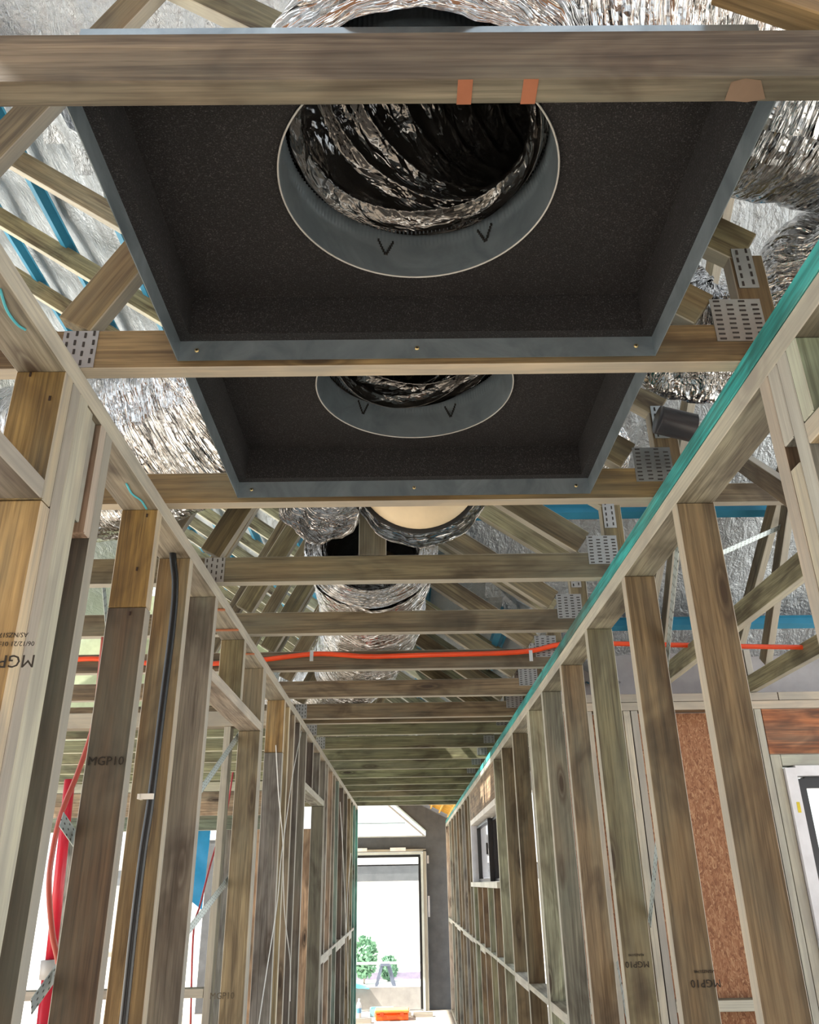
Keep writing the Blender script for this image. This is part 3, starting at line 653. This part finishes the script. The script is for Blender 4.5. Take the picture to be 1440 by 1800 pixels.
# ------------------------------------------------------------ rooms left of the hall
wo = empty('wall_outer_left', (-4.3,4,0), 'structure')
block('top_plate', -4.35, -4.26, -.9, 11, 2.555, 2.638, WOOD, wo, GB)
for i in range(16): block('stud', -4.35, -4.26, -.5+i*.72, -.465+i*.72, .001, 2.554, WOOD, wo, var(GB))
wp = empty('wall_far_left', (-2.4,8,0), 'structure')   # partition facing the camera at Y=8
block('top_plate', -4.25, -.7, 8.0, 8.09, 2.555, 2.637, WOOD, wp, (.36,.37,.26))
block('lintel', -4.2, -1.0, 8.0, 8.08, 2.34, 2.55, WOOD, wp, (.50,.36,.26)); block('trimmer', -4.2, -1.0, 8.0, 8.09, 2.215, 2.338, WOOD, wp, (.2,.25,.2))
for x, c, wd2 in ((-1.72,(.75,.77,.75),.05),(-1.66,(.22,.22,.23),.13),(-1.52,(.62,.40,.27),.2),(-1.05,(.62,.42,.30),.2),(-3.1,(.2,.2,.2),.09),(-3.6,(.5,.5,.48),.05),(-2.9,(.35,.36,.3),.035),(-2.3,(.3,.27,.22),.035)):
    block('stud', x, x+wd2, 8.002, 8.088, .001, 2.213, WOOD, wp, c)
for z in (.9,1.5): block('nogging', -1.32, -1.055, 8.002, 8.088, z, z+.04, WOOD, wp, (.45,.46,.38)); block('nogging', -2.9, -2.31, 8.002, 8.088, z-.3, z-.26, WOOD, wp, (.4,.38,.3))
wq = empty('wall_mid_left', (-1.6,4.6,0), 'structure')   # nearer partition bits seen between the studs
for x, c in ((-1.62,(.3,.28,.24)),(-2.25,(.36,.33,.27)),(-1.0,(.33,.3,.24)),(-2.9,GREY)): block('stud', x, x+.035, 4.6, 4.69, .045, 2.554, WOOD, wq, c)
block('top_plate', -4.2, -.7, 4.6, 4.69, 2.556, 2.638, WOOD, wq, GB); block('bottom_plate', -4.2, -.7, 4.6, 4.69, .001, .045, WOOD, wq, GB)
for a_, b_ in ((-2.213,-1.622),(-1.583,-1.002)):
    for z in (1.25,.75): block('nogging', a_, b_, 4.602, 4.688, z, z+.04, WOOD, wq, (.42,.38,.32))
for i, (tp, bt) in enumerate(((at(117,1425,Y=4.35), at(80,1780,Y=4.35)), (at(60,1440,Y=4.35), at(20,1790,Y=4.35)))):
    d = (tp-bt).normalized(); bt = bt - d*((bt.z-.02)/d.z); tp = tp + d*.15
    t = empty('red_prop', (bt.x,4.35,0), None, ('leaning bright red steel prop behind the red cable', 'second red steel prop farther left of the leaning one')[i], 'prop', 'red steel props')
    md = bt+(tp-bt)*.62
    tube('outer_tube', [bt, md], .034, GLOSS, t, (.6,.015,.04), 2, 16); tube('inner_tube', [md, tp], .026, GLOSS, t, (.6,.015,.04), 2, 16)
    tube('collar_nut', [md-d*.04, md+d*.04], .045, GLOSS, t, (.5,.5,.5), 2, 12)
ts = sheet('blue_tarpaulin', [(-2.08,8.13,1.72),(-1.84,8.13,1.55),(-1.82,8.13,2.24),(-2.12,8.13,2.24)], 14, 24, .05, GLOSS, None); ts.color = (.02,.3,.62,1); tag(ts, 'bright blue tarpaulin seen through the left room opening', 'tarpaulin')

# ------------------------------------------------------------ far end of the hall
wf = empty('wall_far', (0,14.2,0), 'structure')
WR = (.10,.105,.115)
def wrap(x0,x1,z0,z1,y0=14.2,y1=14.3,nm='wall_wrap'): return link(nm, join_boxes([(((x0+x1)/2,(y0+y1)/2,(z0+z1)/2),(x1-x0,y1-y0,z1-z0),None)]), MATTE, wf, WR)
wrap(.33,.70,0,3.6); wrap(-3.2,.33,2.2,2.42); wrap(-3.2,-1.2,0,2.2)
# raking wall above the glazing: from (-.33,2.95) down to (.33,2.42)
vs = [(-.20,14.2,2.97),(.33,14.2,2.52),(.33,14.2,3.6),(-.95,14.2,3.6),(-.20,14.3,2.97),(.33,14.3,2.52),(.33,14.3,3.6),(-.95,14.3,3.6)]
link('wall_wrap', polymesh(vs, [(0,1,2,3),(7,6,5,4),(0,4,5,1),(1,5,6,2),(2,6,7,3),(3,7,4,0)]), MATTE, wf, WR)
bar('raking_frame', (-.42,14.19,3.03), (.31,14.19,2.43), .03, .03, (0,0,1), GLOSS, wf, (.5,.52,.55)); bar('raking_frame', (-.30,14.185,3.03), (.33,14.185,2.50), .022, .03, (0,0,1), GLOSS, wf, (.6,.75,.8))
block('transom', -3.2, .33, 14.19, 14.22, 2.42, 2.44, GLOSS, wf, (.5,.52,.5))
block('mullion', -1.3, .0, 14.22, 14.24, 2.63, 2.645, GLOSS, wf, (.3,.42,.42))
block('timber_jamb', .275, .325, 14.1, 14.199, .0, 2.22, WOOD, wf, (.2,.16,.1)); block('timber_head', -1.2, .325, 14.1, 14.199, 2.2, 2.235, WOOD, wf, (.26,.2,.12))
d2 = empty('door_2', (-.4,14.15,0), 'structure')
link('door_frame', join_boxes([((-.48,14.13,2.175),(1.5,.08,.035),None),((.255,14.13,1.08),(.035,.08,2.155),None)]), PAINT, d2, (.62,.66,.62))
link('door_sash', join_boxes([((-.48,14.13,2.135),(1.43,.05,.04),None),((.218,14.13,1.07),(.038,.05,2.09),None)]), GLOSS, d2, (.015,.015,.015), 'black sash')
link('pane', join_boxes([((-.5,14.13,1.08),(1.39,.006,2.06),None)]), GLASS, d2)
for x0, x1 in ((-.25,.0),(-.85,-.62)): link('bright_packer', join_boxes([(((x0+x1)/2,14.095,2.235),(x1-x0,.006,.05),None)]), MATTE, wf, (.9,.88,.85))
link('bright_packer', join_boxes([((.355,14.195,2.08),(.03,.006,.12),None),((.355,14.195,1.4),(.03,.006,.3),None)]), MATTE, wf, (.8,.8,.85))
sp = empty('ceiling_far', (0,12.5,3), 'structure')   # warm yellow pitched lining beyond the last truss
a_, b_, c_, d_ = (-.3,11.2,3.25), (1.3,11.2,2.45), (1.3,14.18,2.45), (-.3,14.18,3.25)
sheet('lining_board', [a_,b_,c_,d_], 4, 4, 0, MATTE, sp).color = (.62,.33,.03,1)
for i in range(12):
    if i == 0: sheet('lining_board', [(-3.2,11.1,4.7),(-.31,11.1,3.25),(-.31,14.18,3.25),(-3.2,14.18,4.7)], 4, 4, 0, MATTE, sp).color = (.4,.36,.28,1)  # unseen roof half, added to keep the sun off the far floor
    s_ = .02+i*.085; x = -.3+1.6*s_; z = 3.25-.8*s_-.03
    block('yellow_batten', x, x+.02, 11.2, 14.15, z-.02, z, MATTE, sp, (.85,.52,.12))

link('gable_cladding', join_boxes([((-2.95,11.05,4.1),(4.1,.03,2.85),None)]), MATTE, wf, (.33,.38,.25))
# unseen back wall, added to block light from behind the camera
wk = empty('wall_back_blocker', (0,-1.9,0), 'structure')
link('sheathing', join_boxes([((-2.6,-1.9,1.35),(4.2,.02,2.7),None),((2.6,-1.9,1.35),(4.2,.02,2.7),None),((0,-1.9,2.45),(2.6,.02,.5),None)]), OSB, wk)
for i in range(14): block('stud', -4.3+i*.66, -4.265+i*.66, -1.885, -1.8, .001, 2.66, WOOD, wk, GB) if not -1.3 < -4.3+i*.66 < 1.3 else None
link('gable_board', join_boxes([((0,-1.95,4.3),(9.4,.02,3.2),None)]), OSB, wk)
# exterior
def ext(name, boxes, mat, col, lab, cat, group=None): return tag(link(name, join_boxes(boxes), mat, None, col), lab, cat, group)
nb = empty('neighbour_house', (-1,27,0), None, 'pale neighbouring house with a grey eave across the street', 'house')
link('wall', join_boxes([((-1,29,.9),(16,4,2.4),None)]), PAINT, nb, (.75,.73,.7)); link('fascia', join_boxes([((-1,26.7,2.0),(17,.2,.42),None)]), PAINT, nb, (.09,.095,.1)); link('roof', join_boxes([((-1,28.8,2.4),(17,4.5,.3),None)]), PAINT, nb, (.6,.6,.6))
def blob(name, c, s, lab, col, seed):
    t = empty(name, (c[0],c[1],-.25), None, lab, 'shrub', 'shrubs outside the far door')
    random.seed(seed); lst = []
    for i in range(700):
        v = Vector((random.gauss(0,1),random.gauss(0,1),random.gauss(0,1))).normalized()*random.uniform(.5,1)
        q = Matrix.Rotation(random.uniform(0,6),3,v)
        lst.append(((c[0]+v.x*s[0],c[1]+v.y*s[1],c[2]+v.z*s[2]),(.09,.004,.05),q))
    o = link('foliage', join_boxes(lst), MATTE, t, col); o['kind'] = 'stuff'
    tube('stem', [(c[0],c[1],-.26),(c[0]+.02,c[1],c[2])], .02, WOOD, t, (.12,.08,.05), 3, 8)
blob('shrub', (-.95,20.5,.25), (.3,.3,.42), 'larger pale green shrub outside the far door, left', (.15,.30,.18), 1); blob('shrub', (-.42,21.0,.0), (.2,.2,.24), 'smaller shrub touching the larger one on its right', (.16,.31,.2), 2)
ext('kerb', [((-.2,21.5,-.2),(3.2,.3,.14),None)], MATTE, (.25,.22,.3), 'dark garden kerb behind the shrubs', 'kerb')
ext('timber_rail', [((-.6,17.6,.36),(2.6,.05,.04),None),((-1.85,17.6,.04),(.05,.05,.61),None),((.65,17.6,.04),(.05,.05,.61),None)], PAINT, (.5,.55,.5), 'thin horizontal rail outside the far door', 'rail')
t = empty('sawhorse', (-.38,16.0,-.27), None, 'pale grey-blue A-shaped sawhorse outside the far door', 'sawhorse')
for s_ in (-1,1):
    for yy in (15.9,16.2): bar('leg', (-.38+s_*.06,yy,.45), (-.38+s_*.27,yy,-.26), .055, .02, (1,0,0), PAINT, t, (.17,.2,.27))
block('top_rail', -.46, -.30, 15.86, 16.24, .45, .49, PAINT, t, (.17,.2,.27))
ext('low_wall', [((-.6,15.3,-.03),(2.4,.12,.46),None)], PAINT, (.36,.34,.32), 'low pale rendered wall just outside the far door', 'low wall')
sheet('blue_sheet', [(-1.1,15.15,.21),(-.62,15.15,.21),(-.62,15.4,.21),(-1.1,15.4,.29)], 10, 6, .08, GLOSS, None).color = (.02,.45,.6,1); tag(bpy.data.objects['blue_sheet'], 'crumpled turquoise sheet lying on the low wall outside', 'sheet')
# floor items by the far door
t = empty('water_bottle', (-.70,13.55,0), None, 'clear plastic water bottle standing on the floor by the far door', 'bottle')
link('body', tubemesh([Vector((-.70,13.55,z)) for z in (.0,.01,.15,.18,.2,.215)], lambda i,l,a: (.033,.036,.036,.028,.014,.013)[i], 16), GLOSS, t, (.55,.65,.68)); link('cap', tubemesh([Vector((-.70,13.55,.2155)),Vector((-.70,13.55,.236))], .015, 14), GLOSS, t, (.85,.88,.9)); link('label', tubemesh([Vector((-.70,13.55,.06)),Vector((-.70,13.55,.12))], .0372, 16, False), GLOSS, t, (.1,.3,.5))
t = empty('tool_case', (-.22,13.35,0), None, 'flat bright orange tool case on the floor by the far door', 'case')
link('body', boxmesh(.46,.3,.085,.012,GLOSS), GLOSS, None, (.75,.11,.01)); o = COL.objects[-1]; o.parent = t; o.location = (0,0,.044)
o = link('lid', boxmesh(.48,.32,.04,.012,GLOSS), GLOSS, None, (.85,.2,.05)); o.parent = t; o.location = (0,0,.108)
for x in (-.14,.14): o = link('latch', boxmesh(.05,.012,.045,.002,GLOSS), GLOSS, None, (.5,.05,.01)); o.parent = t; o.location = (x,-.162,.08)
o = link('handle', boxmesh(.14,.03,.02,.004,GLOSS), GLOSS, None, (.55,.06,.01)); o.parent = t; o.location = (0,-.17,.055)
t = empty('blue_tray', (-.38,13.72,0), None, 'pale blue open plastic tray behind the orange case', 'tray')
link('base', join_boxes([((-.38,13.72,.006),(.3,.22,.012),None)]), GLOSS, t, (.25,.6,.75)); link('rim', join_boxes([((-.38,13.6,.05),(.32,.012,.09),None),((-.38,13.84,.05),(.32,.012,.09),None),((-.54,13.72,.05),(.012,.22,.09),None),((-.22,13.72,.05),(.012,.22,.09),None)]), GLOSS, t, (.3,.65,.8))
for i, (x0,x1,y) in enumerate(((-1.2,-.50,13.0),(-.48,.05,13.56),(.08,.36,13.5))):
    o = block('floor_timber', x0, x1, y, y+.09, .0005, .05, WOOD, None, (.14,.09,.06)); tag(o, ('dark timber length lying on the floor at the left wall end','dark timber length on the floor behind the orange case','short dark timber offcut right of the orange case')[i], 'timber', 'loose timbers on the floor')
